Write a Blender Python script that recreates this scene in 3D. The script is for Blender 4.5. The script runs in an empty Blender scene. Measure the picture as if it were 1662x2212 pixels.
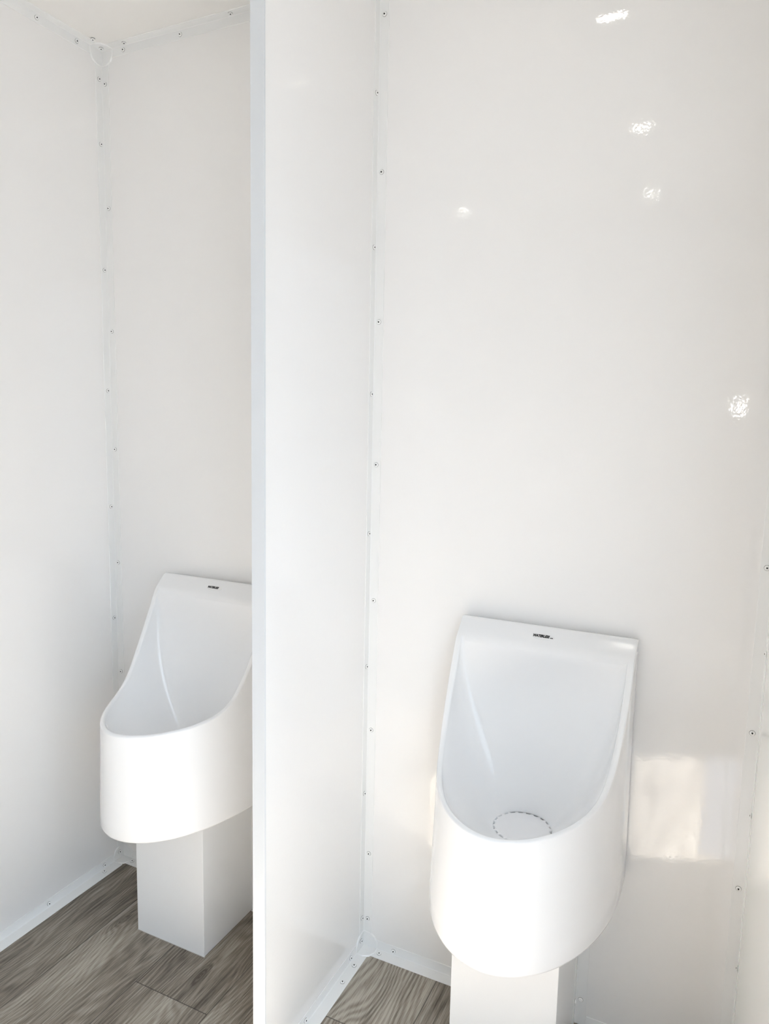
import bpy, bmesh, math, random
import numpy as np
from mathutils import Vector, Matrix
random.seed(7)
SC = bpy.context.scene
COL = SC.collection

# ------------------------------------------------------------------ camera
F_PX, IMG_W = 1560.27, 1662.0
CAM_LOC = Vector((1.52475, -1.45780, 1.28530))
YAW, PITCH, ROLL = math.radians(25.586), math.radians(-7.3384), math.radians(1.1763)
fw = Vector((-math.sin(YAW)*math.cos(PITCH), math.cos(YAW)*math.cos(PITCH), math.sin(PITCH)))
rt = Vector((math.cos(YAW), math.sin(YAW), 0))
up = rt.cross(fw)
rt2 = math.cos(ROLL)*rt + math.sin(ROLL)*up
up2 = -math.sin(ROLL)*rt + math.cos(ROLL)*up
cd = bpy.data.cameras.new('camera')
cd.sensor_fit = 'HORIZONTAL'; cd.sensor_width = 36.0
cd.lens = F_PX/IMG_W*36.0
cd.clip_start = 0.01
cam = bpy.data.objects.new('camera', cd); COL.objects.link(cam)
M3 = Matrix((rt2, up2, -fw)).transposed()
cam.matrix_world = Matrix.Translation(CAM_LOC) @ M3.to_4x4()
SC.camera = cam

# ------------------------------------------------------------------ light and exposure
SKY = 4.8
wd = bpy.data.worlds.new('sky'); SC.world = wd; wd.use_nodes = True
nt = wd.node_tree; nt.nodes.clear()
wo = nt.nodes.new('ShaderNodeOutputWorld'); bg = nt.nodes.new('ShaderNodeBackground')
bg.inputs[0].default_value = (0.71, 0.85, 1.0, 1); bg.inputs[1].default_value = SKY
tcw = nt.nodes.new('ShaderNodeTexCoord'); sxw = nt.nodes.new('ShaderNodeSeparateXYZ'); mrw = nt.nodes.new('ShaderNodeMapRange')
nt.links.new(tcw.outputs['Generated'], sxw.inputs[0]); nt.links.new(sxw.outputs[2], mrw.inputs['Value'])
mrw.inputs['From Min'].default_value = 0.05; mrw.inputs['From Max'].default_value = 0.8
mrw.inputs['To Min'].default_value = 0.75*SKY; mrw.inputs['To Max'].default_value = 1.7*SKY
nt.links.new(mrw.outputs[0], bg.inputs[1])
nt.links.new(bg.outputs[0], wo.inputs[0])
sd = bpy.data.lights.new('sun', 'SUN'); sd.energy = 76.0; sd.angle = math.radians(0.6); sd.color = (0.98, 0.985, 1.0)
sun = bpy.data.objects.new('sun', sd); COL.objects.link(sun)
SUN_EL = math.radians(60)
hd = Vector((-1, 0.42, 0)).normalized()
sdir = Vector((hd.x*math.cos(SUN_EL), hd.y*math.cos(SUN_EL), -math.sin(SUN_EL)))
sun.rotation_euler = sdir.to_track_quat('-Z', 'Y').to_euler()
sun.location = (4, -2.5, 5)
LAMP = 24.0          # strength of the small ceiling lamps
vs = SC.view_settings
vs.view_transform = 'Standard'; vs.look = 'None'; vs.gamma = 1.0; vs.use_curve_mapping = False
vs.exposure = -0.29
SC.cycles.use_denoising = True
SC.cycles.max_bounces = 10; SC.cycles.diffuse_bounces = 8; SC.cycles.glossy_bounces = 6
SC.cycles.sample_clamp_indirect = 12.0
SC.cycles.blur_glossy = 0.5
SC.cycles.caustics_reflective = False; SC.cycles.caustics_refractive = False

# ------------------------------------------------------------------ room numbers
H = 2.2; D = 2.0; XL = 0.0; XP0 = 0.7674; XP1 = 0.7925; XR = 1.608; PD = 0.418
DY0, DY1, DZ = -1.56, -0.80, 1.95      # door opening in the right wall
T = 0.04                                # wall thickness

# ------------------------------------------------------------------ materials
def mat(name, col, rough=0.4, spec=0.5, metal=0.0, coat=0.0):
    m = bpy.data.materials.new(name); m.use_nodes = True
    b = m.node_tree.nodes['Principled BSDF']
    b.inputs['Base Color'].default_value = (*col, 1); b.inputs['Roughness'].default_value = rough
    b.inputs['Specular IOR Level'].default_value = spec; b.inputs['Metallic'].default_value = metal
    b.inputs['Coat Weight'].default_value = coat; b.inputs['Coat Roughness'].default_value = 0.05
    return m

def noise_bump(m, scale, strength, dist, scale2=None, s2=0.0, d2=0.0):
    t = m.node_tree; b = t.nodes['Principled BSDF']
    tc = t.nodes.new('ShaderNodeTexCoord')
    n = t.nodes.new('ShaderNodeTexNoise'); n.inputs['Scale'].default_value = scale; n.inputs['Detail'].default_value = 2
    t.links.new(tc.outputs['Object'], n.inputs['Vector'])
    bp = t.nodes.new('ShaderNodeBump'); bp.inputs['Strength'].default_value = strength; bp.inputs['Distance'].default_value = dist
    t.links.new(n.outputs['Fac'], bp.inputs['Height'])
    last = bp
    if scale2:
        n2 = t.nodes.new('ShaderNodeTexNoise'); n2.inputs['Scale'].default_value = scale2; n2.inputs['Detail'].default_value = 1
        t.links.new(tc.outputs['Object'], n2.inputs['Vector'])
        b2 = t.nodes.new('ShaderNodeBump'); b2.inputs['Strength'].default_value = s2; b2.inputs['Distance'].default_value = d2
        t.links.new(n2.outputs['Fac'], b2.inputs['Height']); t.links.new(bp.outputs[0], b2.inputs['Normal'])
        last = b2
    t.links.new(last.outputs[0], b.inputs['Normal'])

M_WALL = mat('glossy_white_panel', (0.835, 0.828, 0.820), 0.03, 0.8)
noise_bump(M_WALL, 130, 0.5, 0.00018, 9, 0.2, 0.0007)
M_WALLS = mat('smooth_white_panel', (0.835, 0.828, 0.820), 0.10, 0.8)
M_CEIL = mat('ceiling_panel', (0.82, 0.805, 0.78), 0.3, 0.4)
M_TRIM = mat('white_plastic_trim', (0.815, 0.818, 0.812), 0.16, 0.6)
M_RIVET = mat('white_painted_rivet', (0.88, 0.88, 0.87), 0.25, 0.5)
M_RIVET_SHADOW = mat('painted_rivet_shadow', (0.20, 0.20, 0.20), 0.7, 0.2)
M_CORE = mat('dark_rivet_core', (0.02, 0.02, 0.02), 0.5, 0.4, 0.3)
M_PORC = mat('white_porcelain', (0.83, 0.833, 0.838), 0.09, 0.5, coat=0.0)
M_DRAIN = mat('white_drain_plastic', (0.84, 0.84, 0.85), 0.25, 0.5)
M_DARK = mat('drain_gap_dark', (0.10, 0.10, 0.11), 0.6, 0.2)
M_BLACK = mat('black_print', (0.008, 0.008, 0.01), 0.4, 0.3)
M_STICK = mat('clear_sticker', (0.80, 0.80, 0.80), 0.15, 0.5)
M_BOX = mat('white_pedestal_panel', (0.80, 0.805, 0.81), 0.32, 0.45)
M_END = mat('white_edge_channel', (0.64, 0.66, 0.68), 0.35, 0.45)
M_BRACK = mat('grey_bracket', (0.55, 0.55, 0.55), 0.5, 0.4)
M_METAL = mat('brushed_aluminium', (0.75, 0.75, 0.75), 0.3, 0.5, 1.0)
M_SHINY = mat('polished_aluminium', (0.85, 0.85, 0.86), 0.12, 0.5, 1.0)
M_RUBBER = mat('grey_rubber', (0.10, 0.105, 0.12), 0.5, 0.4)
M_CAULK = mat('grey_caulk', (0.55, 0.54, 0.52), 0.6, 0.3)

def emit(name, col, s):
    m = bpy.data.materials.new(name); m.use_nodes = True; t = m.node_tree
    b = t.nodes['Principled BSDF']; b.inputs['Emission Color'].default_value = (*col, 1); b.inputs['Emission Strength'].default_value = s
    return m
M_LAMP = emit('lamp_lens', (1.0, 0.96, 0.88), LAMP)

def ground_mat():
    m = mat('gravel_ground', (0.16, 0.16, 0.16), 0.9, 0.2)
    noise_bump(m, 40, 0.6, 0.02)
    return m

def plank_mat():
    m = mat('grey_oak_planks', (0.3, 0.26, 0.22), 0.42, 0.35)
    t = m.node_tree; N = t.nodes; L = t.links; b = N['Principled BSDF']
    def math_(op, a, bb=None, cc=None):
        n = N.new('ShaderNodeMath'); n.operation = op
        for i, v in enumerate((a, bb, cc)):
            if v is None: continue
            if isinstance(v, (int, float)): n.inputs[i].default_value = v
            else: L.new(v, n.inputs[i])
        return n.outputs[0]
    tc = N.new('ShaderNodeTexCoord'); sp = N.new('ShaderNodeSeparateXYZ'); L.new(tc.outputs['Object'], sp.inputs[0])
    X, Y = sp.outputs[0], sp.outputs[1]
    W, X0, LEN = 0.2043, 0.181, 1.22
    rowf = math_('DIVIDE', math_('SUBTRACT', X, X0), W)
    row = math_('FLOOR', rowf); fx = math_('SUBTRACT', rowf, row)
    # row 1 has its end joint at y=-0.343, row 3 at y=-0.229
    off = math_('ADD', math_('MULTIPLY', row, 0.667), -0.343-0.667)
    off = math_('ADD', math_('MULTIPLY', math_('COMPARE', row, -1.0, 0.1), -0.35), off)
    off = math_('ADD', math_('MULTIPLY', math_('COMPARE', row, 3.0, 0.1), 0.114-1.334+1.22), off)
    yf = math_('DIVIDE', math_('SUBTRACT', Y, off), LEN)
    seg = math_('FLOOR', yf); fy = math_('SUBTRACT', yf, seg)
    pid = math_('ADD', math_('MULTIPLY', row, 7.31), math_('MULTIPLY', seg, 3.77))
    wn = N.new('ShaderNodeTexWhiteNoise'); wn.noise_dimensions = '1D'; L.new(pid, wn.inputs['W'])
    rnd = wn.outputs['Value']
    # seams
    dx = math_('MULTIPLY', math_('MINIMUM', fx, math_('SUBTRACT', 1.0, fx)), W)
    dy = math_('MULTIPLY', math_('MINIMUM', fy, math_('SUBTRACT', 1.0, fy)), LEN)
    dd = math_('MINIMUM', dx, dy)
    mr = N.new('ShaderNodeMapRange'); mr.inputs['From Min'].default_value = 0.0004; mr.inputs['From Max'].default_value = 0.0018
    mr.inputs['To Min'].default_value = 0.30; mr.inputs['To Max'].default_value = 1.0; L.new(dd, mr.inputs['Value'])
    # grain coordinates: warped, shifted per plank
    cm = N.new('ShaderNodeCombineXYZ'); L.new(math_('ADD', X, math_('MULTIPLY', rnd, 5.0)), cm.inputs[0])
    L.new(math_('ADD', Y, math_('MULTIPLY', rnd, 9.0)), cm.inputs[1]); L.new(math_('MULTIPLY', rnd, 3.0), cm.inputs[2])
    wp = N.new('ShaderNodeMapping'); wp.inputs['Scale'].default_value = (9, 2.4, 1); L.new(cm.outputs[0], wp.inputs['Vector'])
    nw = N.new('ShaderNodeTexNoise'); nw.inputs['Scale'].default_value = 1.0; nw.inputs['Detail'].default_value = 1.5; L.new(wp.outputs[0], nw.inputs['Vector'])
    # cathedral lines: bands of a smooth stretched field
    kd = None; kph = None
    for kx, ky in ((0.205, -0.205), (0.505, -0.262), (0.90, -0.33), (0.33, -0.62), (0.47, -0.75)):
        dxk = math_('DIVIDE', math_('SUBTRACT', X, kx), 0.013); dyk = math_('DIVIDE', math_('SUBTRACT', Y, ky), 0.040)
        dk = math_('SQRT', math_('ADD', math_('MULTIPLY', dxk, dxk), math_('MULTIPLY', dyk, dyk)))
        e1 = math_('POWER', 2.718, math_('MULTIPLY', math_('MULTIPLY', dk, dk), -1.0)); e2 = math_('POWER', 2.718, math_('MULTIPLY', dk, -0.5))
        kd = e1 if kd is None else math_('ADD', kd, e1); kph = e2 if kph is None else math_('ADD', kph, e2)
    bands = math_('SINE', math_('ADD', math_('MULTIPLY', kph, 40.0), math_('ADD', math_('MULTIPLY', nw.outputs['Fac'], 115.0), math_('MULTIPLY', X, 480.0))))
    bands = math_('ADD', math_('MULTIPLY', bands, 0.5), 0.5)
    mp = N.new('ShaderNodeMapping'); mp.inputs['Scale'].default_value = (420, 14, 1); L.new(cm.outputs[0], mp.inputs['Vector'])
    nf = N.new('ShaderNodeTexNoise'); nf.inputs['Scale'].default_value = 1.0; nf.inputs['Detail'].default_value = 5; nf.inputs['Roughness'].default_value = 0.7
    nf.inputs['Distortion'].default_value = 0.3
    L.new(mp.outputs[0], nf.inputs['Vector'])
    mp2 = N.new('ShaderNodeMapping'); mp2.inputs['Scale'].default_value = (22, 3.0, 1); L.new(cm.outputs[0], mp2.inputs['Vector'])
    nb = N.new('ShaderNodeTexNoise'); nb.inputs['Scale'].default_value = 1.0; nb.inputs['Detail'].default_value = 3; L.new(mp2.outputs[0], nb.inputs['Vector'])
    g = math_('ADD', math_('MULTIPLY', nf.outputs['Fac'], 0.66), math_('ADD', math_('MULTIPLY', bands, 0.075), math_('MULTIPLY', nb.outputs['Fac'], 0.50)))
    g = math_('ADD', g, math_('MULTIPLY', math_('SUBTRACT', rnd, 0.5), 0.10))
    g = math_('ADD', g, math_('MULTIPLY', math_('COMPARE', row, 3.0, 0.1), math_('ADD', 0.09, math_('MULTIPLY', bands, 0.06))))
    g = math_('SUBTRACT', g, math_('MULTIPLY', kd, 0.16))
    cr = N.new('ShaderNodeValToRGB'); L.new(g, cr.inputs[0])
    el = cr.color_ramp.elements
    el[0].position = 0.44; el[0].color = (0.075, 0.060, 0.046, 1)
    el[1].position = 0.80; el[1].color = (0.44, 0.40, 0.34, 1)
    e = el.new(0.60); e.color = (0.215, 0.184, 0.148, 1)
    mx = N.new('ShaderNodeMixRGB'); mx.blend_type = 'MULTIPLY'; mx.inputs[0].default_value = 1.0
    L.new(cr.outputs[0], mx.inputs[1])
    L.new(mr.outputs[0], mx.inputs[2])
    L.new(mx.outputs[0], b.inputs['Base Color'])
    bp = N.new('ShaderNodeBump'); bp.inputs['Strength'].default_value = 0.35; bp.inputs['Distance'].default_value = 0.0006
    L.new(math_('MULTIPLY', g, mr.outputs[0]), bp.inputs['Height']); L.new(bp.outputs[0], b.inputs['Normal'])
    return m
M_FLOOR = plank_mat(); M_GROUND = ground_mat()

# ------------------------------------------------------------------ helpers
def link(name, me, m, parent=None):
    o = bpy.data.objects.new(name, me); COL.objects.link(o)
    if m: me.materials.append(m)
    if parent is not None: o.parent = parent
    return o
def from_bm(name, bm, m, parent=None, smooth=False, loc=None):
    me = bpy.data.meshes.new(name); bmesh.ops.recalc_face_normals(bm, faces=bm.faces); bm.to_mesh(me); bm.free()
    if smooth:
        for p in me.polygons: p.use_smooth = True
    o = link(name, me, m, parent)
    if loc is not None: o.location = loc
    return o
def add_box(bm, a, b):
    x0, x1 = sorted((a[0], b[0])); y0, y1 = sorted((a[1], b[1])); z0, z1 = sorted((a[2], b[2]))
    v = [bm.verts.new(p) for p in ((x0,y0,z0),(x1,y0,z0),(x1,y1,z0),(x0,y1,z0),(x0,y0,z1),(x1,y0,z1),(x1,y1,z1),(x0,y1,z1))]
    for f in ((0,3,2,1),(4,5,6,7),(0,1,5,4),(1,2,6,5),(2,3,7,6),(3,0,4,7)): bm.faces.new([v[i] for i in f])
def box_obj(name, boxes, m, parent=None, bevel=0.0, seg=2):
    bm = bmesh.new()
    for a, b in boxes: add_box(bm, a, b)
    if bevel:
        bmesh.ops.bevel(bm, geom=bm.edges[:], offset=bevel, segments=seg, profile=0.5, affect='EDGES')
    return from_bm(name, bm, m, parent)
def struct(o): o['kind'] = 'structure'; return o
def empty(name, loc):
    o = bpy.data.objects.new(name, None); COL.objects.link(o); o.location = loc; o.empty_display_size = 0.05
    return o

# ------------------------------------------------------------------ room shell
struct(box_obj('floor', [((-T, -D-T, -0.05), (XR+T, T, 0.0))], M_FLOOR))
struct(box_obj('ceiling', [((-T, -D-T, H), (XR+T, T, H+0.05))], M_CEIL))
struct(box_obj('wall_left', [((-T, -D-T, 0), (0, T, H))], M_WALL))
struct(box_obj('wall_back', [((0, 0, 0), (XR, T, H))], M_WALL))
struct(box_obj('wall_right', [((XR, DY1, 0), (XR+T, T, H)), ((XR, -D-T, 0), (XR+T, DY0, H)), ((XR, DY0, DZ), (XR+T, DY1, H))], M_WALLS))
struct(box_obj('wall_front', [((0, -D, 0), (XR, -D-T, H))], M_WALL))
# door opening frame in the right wall
df = struct(box_obj('door_1', [((XR-0.004, DY0-0.03, 0), (XR+T+0.02, DY0, DZ+0.03)), ((XR-0.004, DY1, 0), (XR+T+0.02, DY1+0.03, DZ+0.03)),
    ((XR-0.004, DY0, DZ), (XR+T+0.02, DY1, DZ+0.03))], M_METAL))
box_obj('threshold', [((XR-0.085, DY0, 0.0), (XR+T+0.02, DY1, 0.004))], M_RUBBER, df)
box_obj('threshold_bead', [((XR-0.020, DY0, 0.004), (XR-0.010, DY1, 0.011))], M_SHINY, df, 0.0034, 4)
struct(box_obj('ground', [((-14, -14, -0.65), (16, 14, -0.6))], M_GROUND))

# partition between the two stalls
part = struct(box_obj('wall_partition', [((XP0, -PD+0.004, 0), (XP1, 0, H))], M_WALL))
bm = bmesh.new()
add_box(bm, (XP0-0.0012, -PD, 0.0005), (XP1+0.0012, -PD+0.003, H-0.0005))
add_box(bm, (XP0-0.0012, -PD+0.003, 0.0005), (XP0-0.0001, -PD+0.0045, H-0.0005))
add_box(bm, (XP1+0.0001, -PD+0.003, 0.0005), (XP1+0.0012, -PD+0.0045, H-0.0005))
cap = from_bm('edge_channel', bm, M_END, part)
cap['label'] = 'grey-white channel capping the free edge of the partition'
bmesh_b = cap.modifiers.new('bevel', 'BEVEL'); bmesh_b.width = 0.0006; bmesh_b.segments = 2; bmesh_b.limit_method = 'ANGLE'

# ------------------------------------------------------------------ rivets
A = 0.0118
def rivet_meshes():
    bm = bmesh.new(); n = 20
    prof = [(0.0040, 0.0), (0.0040, 0.0006), (0.0052, 0.0008), (0.0050, 0.0012), (0.0045, 0.0017), (0.0036, 0.0022), (0.0027, 0.0025), (0.0021, 0.0025), (0.0017, 0.0012)]
    rings = [[bm.verts.new((r*math.cos(2*math.pi*k/n), r*math.sin(2*math.pi*k/n), z)) for k in range(n)] for r, z in prof]
    for a, b in zip(rings, rings[1:]):
        for k in range(n): bm.faces.new((a[k], a[(k+1)%n], b[(k+1)%n], b[k]))
    bm.faces.new(rings[-1])
    ga = [bm.verts.new((0.0045*math.cos(2*math.pi*k/n), 0.0045*math.sin(2*math.pi*k/n), 0.00025)) for k in range(n)]  # flat dark ring painting the contact shadow round the rivet head
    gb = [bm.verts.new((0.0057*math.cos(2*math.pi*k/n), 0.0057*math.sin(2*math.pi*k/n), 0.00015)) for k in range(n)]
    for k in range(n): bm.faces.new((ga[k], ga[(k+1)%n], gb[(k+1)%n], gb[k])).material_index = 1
    me = bpy.data.meshes.new('rivet'); bmesh.ops.recalc_face_normals(bm, faces=bm.faces); bm.to_mesh(me); bm.free()
    for p in me.polygons: p.use_smooth = len(p.vertices) == 4
    me.materials.append(M_RIVET); me.materials.append(M_RIVET_SHADOW)
    bm = bmesh.new(); r = 0.0014
    a = [bm.verts.new((r*math.cos(2*math.pi*k/12), r*math.sin(2*math.pi*k/12), 0.0008)) for k in range(12)]
    b = [bm.verts.new((r*math.cos(2*math.pi*k/12), r*math.sin(2*math.pi*k/12), 0.0034)) for k in range(12)]
    for k in range(12): bm.faces.new((a[k], a[(k+1)%12], b[(k+1)%12], b[k]))
    bm.faces.new(b); bm.faces.new(a[::-1])
    mc = bpy.data.meshes.new('rivet_core'); bm.to_mesh(mc); bm.free(); mc.materials.append(M_CORE)
    return me, mc
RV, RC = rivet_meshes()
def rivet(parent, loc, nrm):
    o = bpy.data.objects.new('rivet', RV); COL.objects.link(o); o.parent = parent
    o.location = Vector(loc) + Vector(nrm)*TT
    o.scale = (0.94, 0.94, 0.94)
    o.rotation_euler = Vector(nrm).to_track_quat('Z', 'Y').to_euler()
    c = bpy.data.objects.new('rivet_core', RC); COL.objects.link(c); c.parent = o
TT = 0.0014     # trim thickness

# L-shaped trim: corner line from p0 to p1, flanges along unit vectors u and v
def trim(name, p0, p1, u, v, wu=0.0225, wv=0.0225, inset0=0.0, inset1=0.0):
    p0, p1, u, v = Vector(p0), Vector(p1), Vector(u), Vector(v)
    d = (p1-p0).normalized(); p0 = p0 + d*inset0; p1 = p1 - d*inset1
    e = 0.0005
    sec = [(0, 0), (wu, 0), (wu, TT*0.7), (wu-e, TT), (TT+0.0008, TT), (TT+0.0003, TT+0.0003), (TT, TT+0.0008), (TT, wv-e), (TT*0.7, wv), (0, wv)]
    bm = bmesh.new()
    ra = [bm.verts.new(p0+u*a+v*b) for a, b in sec]; rb = [bm.verts.new(p1+u*a+v*b) for a, b in sec]
    n = len(sec)
    for k in range(n): bm.faces.new((ra[k], ra[(k+1)%n], rb[(k+1)%n], rb[k]))
    bm.faces.new(ra[::-1]); bm.faces.new(rb)
    o = from_bm(name, bm, M_TRIM)
    return struct(o)

# rounded three-way corner cap
def hub(name, p, u, v, w, r=0.040):
    p, u, v, w = Vector(p), Vector(u), Vector(v), Vector(w)
    t = 0.0030; bm = bmesh.new()
    def face_plate(a, b, c):       # plate lying in plane (a,b), thickness along c
        pts = [(0, 0), (r, 0), (r, 0.45*r), (0.80*r, 0.80*r), (0.45*r, r), (0, r)]
        lo = [bm.verts.new(p + a*x + b*y) for x, y in pts]
        s = 0.955
        hi = [bm.verts.new(p + a*x*s + b*y*s + c*t) for x, y in pts]
        n = len(pts)
        for k in range(n): bm.faces.new((lo[k], lo[(k+1)%n], hi[(k+1)%n], hi[k]))
        bm.faces.new(hi); bm.faces.new(lo[::-1])
    face_plate(u, v, w); face_plate(v, w, u); face_plate(w, u, v)
    o = from_bm(name, bm, M_TRIM)
    return struct(o)

X_, Y_, Z_ = Vector((1,0,0)), Vector((0,1,0)), Vector((0,0,1))
s = 0.31294; HI = 0.036
def between(z0, lo, hi, step):
    out = []; z = z0
    while z > lo:
        if z < hi: out.append(z)
        z -= step
    return out
# --- vertical trims
t1 = trim('trim_1', (0,0,0), (0,0,H), X_, -Y_, inset0=HI, inset1=HI)             # left rear corner
for z in [2.128] + between(1.9708, 0.12, 2.05, s): rivet(t1, (0, -A, z), X_)
for z in [2.118] + between(1.9708-s/2, 0.12, 2.05, s): rivet(t1, (A, 0, z), -Y_)
t2 = trim('trim_2', (XP1,0,0), (XP1,0,H), X_, -Y_, inset0=HI, inset1=HI)         # partition right side
for z in between(1.80869+s, 0.12, 2.19, s) + [0.0735]: rivet(t2, (XP1+A, 0, z), -Y_)
for z in between(1.80869+s/2, 0.12, 2.19, s) + [0.078]: rivet(t2, (XP1, -A, z), X_)
t3 = trim('trim_3', (XR,0,0), (XR,0,H), -X_, -Y_, inset0=HI, inset1=HI)          # right rear corner
for z in between(1.0324+3*s, 0.12, 2.12, s): rivet(t3, (XR-A, 0, z), -Y_)
for z in between(1.0324+2.5*s, 0.12, 2.12, s): rivet(t3, (XR, -A, z), -X_)
t4 = trim('trim_4', (XP0,0,0), (XP0,0,H), -X_, -Y_, inset0=HI, inset1=HI)        # partition left side
for z in between(1.80869, 0.12, 2.12, s): rivet(t4, (XP0-A, 0, z), -Y_); rivet(t4, (XP0, -A, z-s/2), -X_)
# --- ceiling trims
t5 = trim('trim_5', (0,0,H), (0,-D,H), X_, -Z_, 0.0225, 0.0225, HI, 0)
for y in (-0.079, -0.193, -0.506, -0.819, -1.132, -1.445): rivet(t5, (0, y, H-A), X_)
for y in (-0.35, -0.663, -0.976, -1.289): rivet(t5, (A, y, H), -Z_)
t6 = trim('trim_6', (0,0,H), (XP0,0,H), -Y_, -Z_, 0.0225, 0.0225, HI, HI)
for x in (0.0756, 0.2588, 0.572): rivet(t6, (x, 0, H-A), -Y_)
for x in (0.0889, 0.4155, 0.68): rivet(t6, (x, -A, H), -Z_)
t7 = trim('trim_7', (XP1,0,H), (XR,0,H), -Y_, -Z_, 0.0225, 0.0225, HI, HI)
for x in (0.88, 1.19, 1.50): rivet(t7, (x, 0, H-A), -Y_)
t8 = trim('trim_8', (XP1,0,H), (XP1,-PD,H), X_, -Z_, 0.0225, 0.0225, HI, 0)
# --- floor trims (wider foot flange lying on the planks)
FW = 0.028; WW = 0.0245
b1 = trim('baseboard_left', (0,0,0), (0,-D,0), X_, Z_, FW+0.004, WW, HI, 0)
rivet(b1, (0, -0.073, A), X_); rivet(b1, (A+0.002, -0.085, 0), Z_); rivet(b1, (0, -0.259, A), X_)
for y in (-0.572, -0.885): rivet(b1, (0, y, A), X_)
for y in (-0.43, -0.74): rivet(b1, (A+0.002, y, 0), Z_)
PX = (0.2655, 1.0965); PW = 0.2095; PY = -0.2135
b2 = trim('baseboard_back', (0,0,0), (PX[0]-0.0015,0,0), -Y_, Z_, FW, WW, HI, 0)
rivet(b2, (0.047, -A-0.002, 0), Z_); rivet(b2, (0.19, 0, A), -Y_)
b3 = trim('baseboard_back', (PX[0]+PW+0.0015,0,0), (XP0,0,0), -Y_, Z_, FW, WW, 0, HI)
b4 = trim('baseboard_back', (XP1,0,0), (PX[1]-0.0015,0,0), -Y_, Z_, FW, WW, HI, 0)
rivet(b4, (0.843, -A-0.002, 0), Z_); rivet(b4, (0.8755, 0, A), -Y_)
b5 = trim('baseboard_back', (PX[1]+PW+0.0015,0,0), (XR,0,0), -Y_, Z_, FW, WW, 0.024, HI)
b6 = trim('baseboard_right', (XR,0,0), (XR,DY1+0.035,0), -X_, Z_, FW, WW, HI, 0)
b7 = trim('baseboard_partition', (XP1,0,0), (XP1,-PD+0.02,0), X_, Z_, FW, WW, HI, 0)
rivet(b7, (XP1, -0.068, A), X_); rivet(b7, (XP1+A+0.003, -0.075, 0), Z_); rivet(b7, (XP1+A+0.003, -0.1316, 0), Z_); rivet(b7, (XP1, -0.27, A), X_)
b8 = trim('baseboard_partition', (XP0,0,0), (XP0,-PD+0.02,0), -X_, Z_, FW, WW, HI, 0)
# --- corner caps
h1 = hub('trim_9', (0,0,H), X_, -Y_, -Z_); rivet(h1, (0.0165, -0.0165, H-0.002), -Z_)
rivet(h1, (0.030, -0.055, H), -Z_)
h2 = hub('trim_10', (0,0,0), X_, -Y_, Z_); rivet(h2, (0.002, -0.018, 0.022), X_)
h3 = hub('trim_11', (XP1,0,0), X_, -Y_, Z_); rivet(h3, (XP1+0.002, -0.018, 0.022), X_)
h4 = hub('trim_12', (XR,0,0), -X_, -Y_, Z_)
h5 = hub('trim_13', (XP1,0,H), X_, -Y_, -Z_)
h6 = hub('trim_14', (XR,0,H), -X_, -Y_, -Z_)
h7 = hub('trim_15', (XP0,0,H), -X_, -Y_, -Z_)
h8 = hub('trim_16', (XP0,0,0), -X_, -Y_, Z_)

# ------------------------------------------------------------------ urinal
HW, US, UD, UN, ZB = 0.1787, 0.070, 0.385, 1.87, 0.365
YB = -0.008
PROF = [(0.016, 0.871), (0.022, 0.873), (0.030, 0.871), (0.066, 0.837), (0.075, 0.815), (0.095, 0.776), (0.115, 0.741), (0.137, 0.705), (0.155, 0.678),
        (0.172, 0.656), (0.19, 0.639), (0.21, 0.627), (0.24, 0.617), (0.28, 0.611), (0.33, 0.608), (0.40, 0.607)]
def prof(y):
    y = -y
    if y <= PROF[0][0]: return PROF[0][1]
    for (a, za), (b, zb) in zip(PROF, PROF[1:]):
        if y <= b:
            return za + (zb-za)*(y-a)/(b-a)
    return PROF[-1][1]
def prof_s(y):          # lightly smoothed
    if y > -0.035: return prof(y)
    w = 0.008
    return (prof(y-w)+2*prof(y)+prof(y+w)+prof(y-w/2)*2+prof(y+w/2)*2)/8
def outer_loop():
    pts = []      # (x, y, tag) counter: left back -> round front -> right back -> along back
    for k in range(14):
        y = YB + (-US-YB)*k/14; pts.append((-HW, y, 'U'))
    n = 150
    for k in range(n+1):
        t = math.pi*k/n; c, s_ = math.cos(t), math.sin(t)
        pts.append((-HW*math.copysign(abs(c)**(2/UN), c), -(US+(UD-US)*abs(s_)**(2/UN)), 'U'))
    for k in range(13, -1, -1):
        y = YB + (-US-YB)*k/14; pts.append((HW, y, 'U'))
    nb = 44
    for k in range(1, nb): pts.append((HW-2*HW*k/nb, YB, 'B'))
    return pts
OUT = outer_loop(); NL = len(OUT)
YS = -0.066           # front edge of the top shelf
ZD, RD, CD = 0.500, 0.0565, (0.0, -0.146)    # drain seat
def inner_xy(i, inset):
    """outer loop point moved inwards by inset; the back run moves to the shelf edge in proportion"""
    x, y, tg = OUT[i]; q = inset/0.013
    yb = YB + (YS-YB)*q
    hw = HW-inset; d = UD-inset
    if tg == 'B': return x*hw/HW, yb
    if abs(abs(x)-HW) < 1e-9:
        k = (y-YB)/(-US-YB); return math.copysign(hw, x), yb + (-US-0.008*q-yb)*k
    fx = x/HW; fy = (-y-US)/(UD-US)
    us = US+0.008*q
    return hw*fx, -(us + (d-us)*fy)
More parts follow.
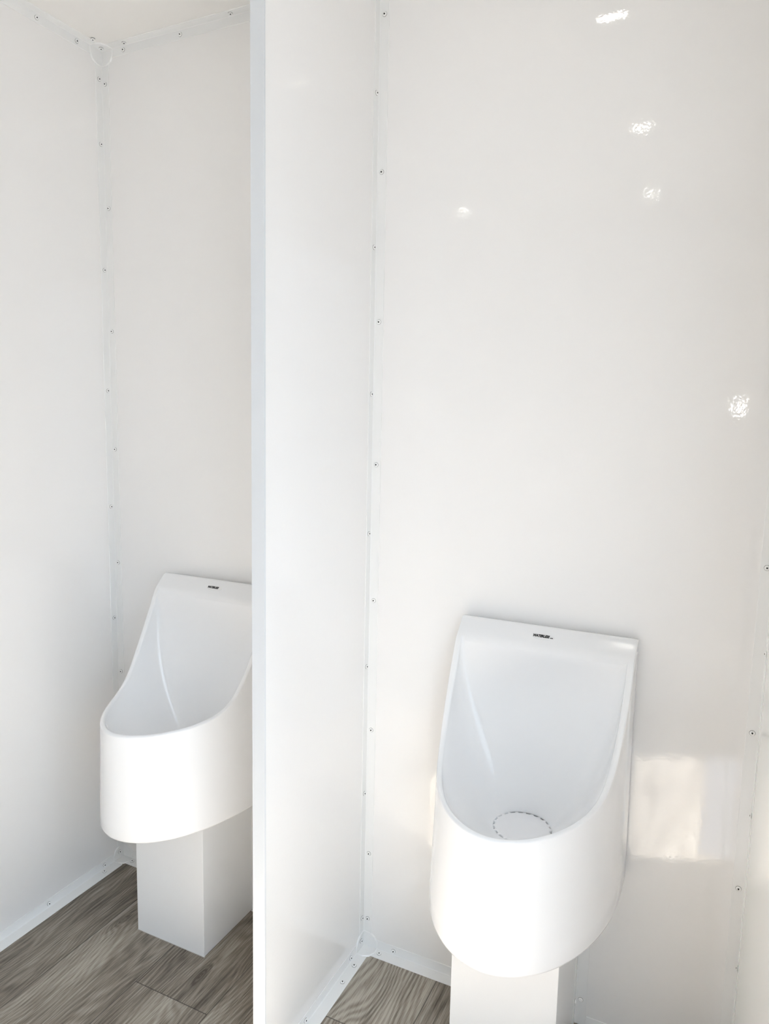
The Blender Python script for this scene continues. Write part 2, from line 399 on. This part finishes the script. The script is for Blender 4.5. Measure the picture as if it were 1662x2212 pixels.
def build_urinal_body(parent):
    bm = bmesh.new(); loops = []
    def add(f): loops.append([bm.verts.new(f(i)) for i in range(NL)])
    R = 0.005; RI = 0.012
    wts = lambda i: max(0.0, min(1.0, (-OUT[i][1]-0.045)/0.04))
    def flare(i, z):          # the body swells slightly from the lip to the bottom
        x, y, _ = OUT[i]; k = max(0.0, min(1.0, (0.62-z)/0.25))
        fx = x/HW; hw = HW+0.0035*k
        if y > -US: return fx*hw, y
        fy = (-y-US)/(UD-US); n2 = UN+0.13*k
        t_ = math.atan2(fy**(UN/2), abs(fx)**(UN/2))
        return math.copysign(hw*math.cos(t_)**(2/n2), x), -(US+(UD+0.001*k-US)*math.sin(t_)**(2/n2))
    # underside rounding
    def scaled(i, ins, z):
        x, y = flare(i, z); cx, cy = 0, (YB-UD)/2
        k = 1-ins/HW; return (x*k, cy+(y-cy)*(1-ins/(UD/2)), z)
    add(lambda i: scaled(i, 0.010, ZB)); add(lambda i: scaled(i, 0.004, ZB+0.0006)); add(lambda i: scaled(i, 0.0012, ZB+0.0028)); add(lambda i: scaled(i, 0, ZB+0.007))
    zr = [prof_s(OUT[i][1]) for i in range(NL)]
    for q in (0.12, 0.3, 0.5, 0.7, 0.85, 0.95):
        def g_(i, q=q):
            z = ZB+0.007+(zr[i]-R-ZB-0.007)*q; x, y = flare(i, z); return (x, y, z)
        add(g_)
    def rim(ins, dz):
        def f(i):
            x, y = inner_xy(i, ins); return (x, y, prof_s(y)-dz)
        return f
    NR = 17
    for k in range(NR):
        u = 0.5-0.5*math.cos(math.pi*k/(NR-1)) if k else 0.0
        def f(i, u=u):
            x, y = inner_xy(i, 0.013*u)
            wt = wts(i)
            du = R*(1-math.sqrt(max(0.0, 1-(2*u-1)**2))) if u < 0.5 else RI*(1-math.sqrt(1-(0.86*(2*u-1))**2))
            db = R*(max(0.0, abs(2*u-1)-0.8)/0.2)**2
            return (x, y, prof_s(y)-(du*wt+db*(1-wt)))
        add(f)
    # bowl
    IN = [inner_xy(i, 0.013) for i in range(NL)]
    ZI = [prof_s(IN[i][1])-(RI*0.49*wts(i)+R*(1-wts(i))) for i in range(NL)]
    ang = [math.atan2(IN[i][1]-CD[1], IN[i][0]-CD[0]) for i in range(NL)]
    M = 46
    for j in range(1, M+1):
        h = math.sin(math.pi/2*j/M)          # dense near the bottom
        def f(i, h=h, j=j):
            x0, y0 = IN[i]; z0 = ZI[i]
            m = 1.5
            g = 1-(max(0.0, 1-h**m))**(1/m)
            # the back of the hollow recedes towards the wall just under the shelf
            tx, ty = CD[0]+RD*math.cos(ang[i]), CD[1]+RD*math.sin(ang[i])
            x = x0+(tx-x0)*g; y = y0+(ty-y0)*g
            bk = max(0.0, min(1.0, (y0+0.105)/0.039))
            y += 0.006*bk*min(1, h/0.22)*(1-g) if h < 1 else 0
            return (x, y, z0+(ZD-z0)*h)
        P_ = np.array([f(i) for i in range(NL)])
        if j < M:
            for _ in range(int(750*h)):
                P_ = (np.roll(P_, 1, 0)+P_*2+np.roll(P_, -1, 0))/4
            gj = 1-(1-h**1.5)**(1/1.5); w_ = gj**4
            P_ = P_*(1-w_)+np.array([f(i) for i in range(NL)])*w_
        add(lambda i: tuple(float(c_) for c_ in P_[i]))
    # recess under the drain cover
    add(lambda i: (CD[0]+RD*math.cos(ang[i]), CD[1]+RD*math.sin(ang[i]), ZD-0.008))
    for a, b in zip(loops, loops[1:]):
        for k in range(NL):
            try: bm.faces.new((a[k], a[(k+1) % NL], b[(k+1) % NL], b[k]))
            except ValueError: pass
    bm.faces.new(loops[0][::-1]); bm.faces.new(loops[-1])
    me = bpy.data.meshes.new('urinal_body'); bmesh.ops.recalc_face_normals(bm, faces=bm.faces); bm.to_mesh(me); bm.free()
    for p in me.polygons: p.use_smooth = len(p.vertices) == 4
    return link('bowl_body', me, M_PORC, parent)

def build_drain(parent):
    zt = ZD+0.001; n = 22; sub = 8; N = n*sub
    bm = bmesh.new()
    cx, cy = CD; rin, rout = 0.0535, 0.0572
    def ring(rf, z): return [bm.verts.new((cx+rf(k)*math.cos(2*math.pi*k/N), cy+rf(k)*math.sin(2*math.pi*k/N), z)) for k in range(N)]
    tab = lambda k: rout if (k % sub) < 3 else rin
    r0 = ring(tab, zt-0.005); r1 = ring(tab, zt-0.0008); r2 = ring(lambda k: tab(k)-0.0008, zt)
    r3 = ring(lambda k: 0.050, zt+0.0006); r4 = ring(lambda k: 0.03, zt+0.0016)
    for a, b in ((r0, r1), (r1, r2), (r2, r3), (r3, r4)):
        for k in range(N): bm.faces.new((a[k], a[(k+1)%N], b[(k+1)%N], b[k]))
    bm.faces.new(r4); bm.faces.new(r0[::-1])
    d = from_bm('drain_cover', bm, M_DRAIN, parent)
    d['label'] = 'round white drain cover with notched rim'
    # dark well below the notches
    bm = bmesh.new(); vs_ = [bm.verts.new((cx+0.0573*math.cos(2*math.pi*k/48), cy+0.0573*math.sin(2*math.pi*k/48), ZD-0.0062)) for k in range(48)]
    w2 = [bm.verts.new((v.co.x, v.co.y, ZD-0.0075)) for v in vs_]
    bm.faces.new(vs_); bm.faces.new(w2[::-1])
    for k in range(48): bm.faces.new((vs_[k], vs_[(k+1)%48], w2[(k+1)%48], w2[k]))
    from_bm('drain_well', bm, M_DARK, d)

def text_mesh(txt, size, shear, bold):
    cu = bpy.data.curves.new('lettering', 'FONT'); cu.body = txt; cu.size = size; cu.shear = shear; cu.offset = bold
    cu.align_x = 'LEFT'; cu.extrude = 0.0001
    o = bpy.data.objects.new('tmp', cu); COL.objects.link(o)
    dg = bpy.context.evaluated_depsgraph_get(); dg.update()
    me = bpy.data.meshes.new_from_object(o.evaluated_get(dg))
    bpy.data.objects.remove(o); return me

def build_logo(parent):
    # slanted face runs from (y=-.030,z=.872) to (y=-.052,z=.857)
    a, b = Vector((0, -0.030, 0.871)), Vector((0, -0.066, 0.837))
    c = a.lerp(b, 0.42); upv = (a-b).normalized(); nrm = Vector((1, 0, 0)).cross(upv).normalized()
    Mx = Matrix((Vector((1,0,0)), upv, nrm)).transposed().to_4x4(); Mx.translation = c + nrm*0.0006
    bm = bmesh.new(); n = 48
    lo = [bm.verts.new((0.0225*math.cos(2*math.pi*k/n), 0.0072*math.sin(2*math.pi*k/n), -0.0008)) for k in range(n)]
    hi = [bm.verts.new((0.0222*math.cos(2*math.pi*k/n), 0.0069*math.sin(2*math.pi*k/n), 0.0002)) for k in range(n)]
    for k in range(n): bm.faces.new((lo[k], lo[(k+1)%n], hi[(k+1)%n], hi[k]))
    bm.faces.new(hi); bm.faces.new(lo[::-1])
    st = from_bm('oval_sticker', bm, M_STICK, parent)
    st.matrix_local = Mx
    me = text_mesh('WATERLESS', 0.0078, 0.25, 0.00055)
    xs = [v.co.x for v in me.vertices]; w = max(xs)-min(xs); k = 0.0335/w
    for v in me.vertices: v.co.x = (v.co.x-min(xs))*k - 0.0205; v.co.y -= 0.0016; v.co.z += 0.0003
    o = link('lettering', me, M_BLACK, st)
    o['label'] = 'black italic capitals on the oval sticker'
    me2 = text_mesh('com', 0.0034, 0.2, 0.00022)
    xs2 = [v.co.x for v in me2.vertices]; k2 = 0.0062/(max(xs2)-min(xs2))
    for v in me2.vertices: v.co.x = (v.co.x-min(xs2))*k2 + 0.0136; v.co.y -= 0.0018; v.co.z += 0.0003
    link('lettering', me2, M_BLACK, st)

def copy_tree(o, parent=None):
    c = o.copy(); COL.objects.link(c)
    if parent is not None: c.parent = parent; c.matrix_local = o.matrix_local.copy()
    for ch in [x for x in bpy.data.objects if x.parent == o]: copy_tree(ch, c)
    return c

UC = (0.3805, 1.2085)
ur = empty('urinal', (UC[1], 0, 0))
build_urinal_body(ur); build_drain(ur); build_logo(ur)
box_obj('wall_bracket', [((-0.150, YB-0.001, 0.42), (0.150, 0.0, 0.845))], M_BRACK, ur)
ur['label'] = 'glossy white waterless urinal fully in view in the right stall, its round drain cover showing'
ur['category'] = 'urinal'; ur['group'] = 'white wall-hung urinals'
ur2 = copy_tree(ur); ur2.location = (UC[0], 0, 0)
ur2['label'] = 'glossy white waterless urinal in the left stall, its right side cut off by the partition'

# ------------------------------------------------------------------ pedestals
def pedestal(x0, label):
    r = empty('pedestal', (x0, 0, 0)); r['label'] = label; r['category'] = 'pedestal'; r['group'] = 'box pedestals under the urinals'
    b = box_obj('panel_box', [((0, PY, 0.0), (PW, -0.0003, ZB-0.0005))], M_BOX, r, 0.0011, 2)
    box_obj('caulk_line', [((-0.0008, PY-0.0008, 0.0), (PW+0.0008, PY+0.004, 0.0012))], M_CAULK, r)
    # angle trims joining the box to the wall
    for sx, xx in ((1, PW), (-1, 0)):
        bm = bmesh.new()
        add_box(bm, (xx, -0.0225, 0.0015), (xx+sx*TT, -0.0002, ZB-0.002))
        add_box(bm, (xx, -0.0002-TT, 0.0015), (xx+sx*0.0235, -0.0002, ZB-0.002))
        o = from_bm('angle_trim', bm, M_TRIM, r)
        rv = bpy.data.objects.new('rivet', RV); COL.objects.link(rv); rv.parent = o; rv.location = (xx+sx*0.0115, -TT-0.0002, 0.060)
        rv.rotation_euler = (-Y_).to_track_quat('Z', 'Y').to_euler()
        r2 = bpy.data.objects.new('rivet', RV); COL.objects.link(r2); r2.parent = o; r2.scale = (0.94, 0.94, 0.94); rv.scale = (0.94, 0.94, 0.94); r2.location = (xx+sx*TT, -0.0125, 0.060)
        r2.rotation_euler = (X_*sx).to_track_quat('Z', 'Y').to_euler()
    return r
pedestal(PX[0], 'white box pedestal on the planks under the left stall urinal')
pedestal(PX[1], 'white box pedestal under the urinal with the visible drain, bottom of the right stall')

# ------------------------------------------------------------------ ceiling lamps
def puck():
    r = empty('ceiling_lamp', (0, 0, 0))
    bm = bmesh.new(); n = 40
    pr = [(0.041, 0), (0.041, -0.006), (0.039, -0.009), (0.035, -0.009), (0.034, -0.006)]
    rings = [[bm.verts.new((a*math.cos(2*math.pi*k/n), 0.45*a*math.sin(2*math.pi*k/n), z)) for k in range(n)] for a, z in pr]
    for a, b in zip(rings, rings[1:]):
        for k in range(n): bm.faces.new((a[k], a[(k+1)%n], b[(k+1)%n], b[k]))
    bm.faces.new(rings[0]); bm.faces.new(rings[-1][::-1])
    from_bm('housing', bm, M_TRIM, r)
    bm = bmesh.new()
    a = [bm.verts.new((0.033*math.cos(2*math.pi*k/n), 0.0125*math.sin(2*math.pi*k/n), -0.0062)) for k in range(n)]
    b = [bm.verts.new((0.031*math.cos(2*math.pi*k/n), 0.0115*math.sin(2*math.pi*k/n), -0.0085)) for k in range(n)]
    for k in range(n): bm.faces.new((a[k], a[(k+1)%n], b[(k+1)%n], b[k]))
    bm.faces.new(a); bm.faces.new(b[::-1])
    from_bm('lens', bm, M_LAMP, r)
    return r
p0 = puck(); p0.location = (1.209, -0.335, H)
LAB = {(1.209,-0.335): 'oval ceiling lamp above the right stall urinal, brightest glint at top right',
       (0.41,-0.295): 'oval ceiling lamp above the left stall, mirrored on the left wall',
       (1.20,-1.005): 'oval ceiling lamp over the aisle, second glint down the right stall wall',
       (0.385,-1.65): 'oval ceiling lamp over the aisle far left, faint glint near the partition corner',
       (1.16,-1.69): 'oval ceiling lamp near the front wall, third glint down the right stall wall'}
for k, ((x, y), lb) in enumerate(LAB.items()):
    o = p0 if k == 0 else copy_tree(p0)
    o.location = (x, y, H); o['label'] = lb; o['category'] = 'ceiling lamp'; o['group'] = 'small oval ceiling lamps'

# small rectangular lamp on the front wall, seen only as a reflection
wl = empty('wall_lamp', (1.5335, -D, 1.3675))
bm = bmesh.new()
for a, b in (((-0.034, 0.0, -0.044), (-0.027, 0.012, 0.044)), ((0.027, 0.0, -0.044), (0.034, 0.012, 0.044)), ((-0.027, 0.0, -0.044), (0.027, 0.012, -0.037)), ((-0.027, 0.0, 0.037), (0.027, 0.012, 0.044)), ((-0.027, 0.0, -0.037), (0.027, 0.003, 0.037))):
    add_box(bm, a, b)
from_bm('housing', bm, M_TRIM, wl)
box_obj('lens', [((-0.017, 0.003, -0.030), (0.017, 0.009, 0.030))], emit('wall_lamp_lens', (1.0, 0.97, 0.92), 14.0), wl, 0.0015, 2)
wl['label'] = 'small lit rectangular lamp, mirrored as a white rectangle near the right edge'
wl['category'] = 'wall lamp'
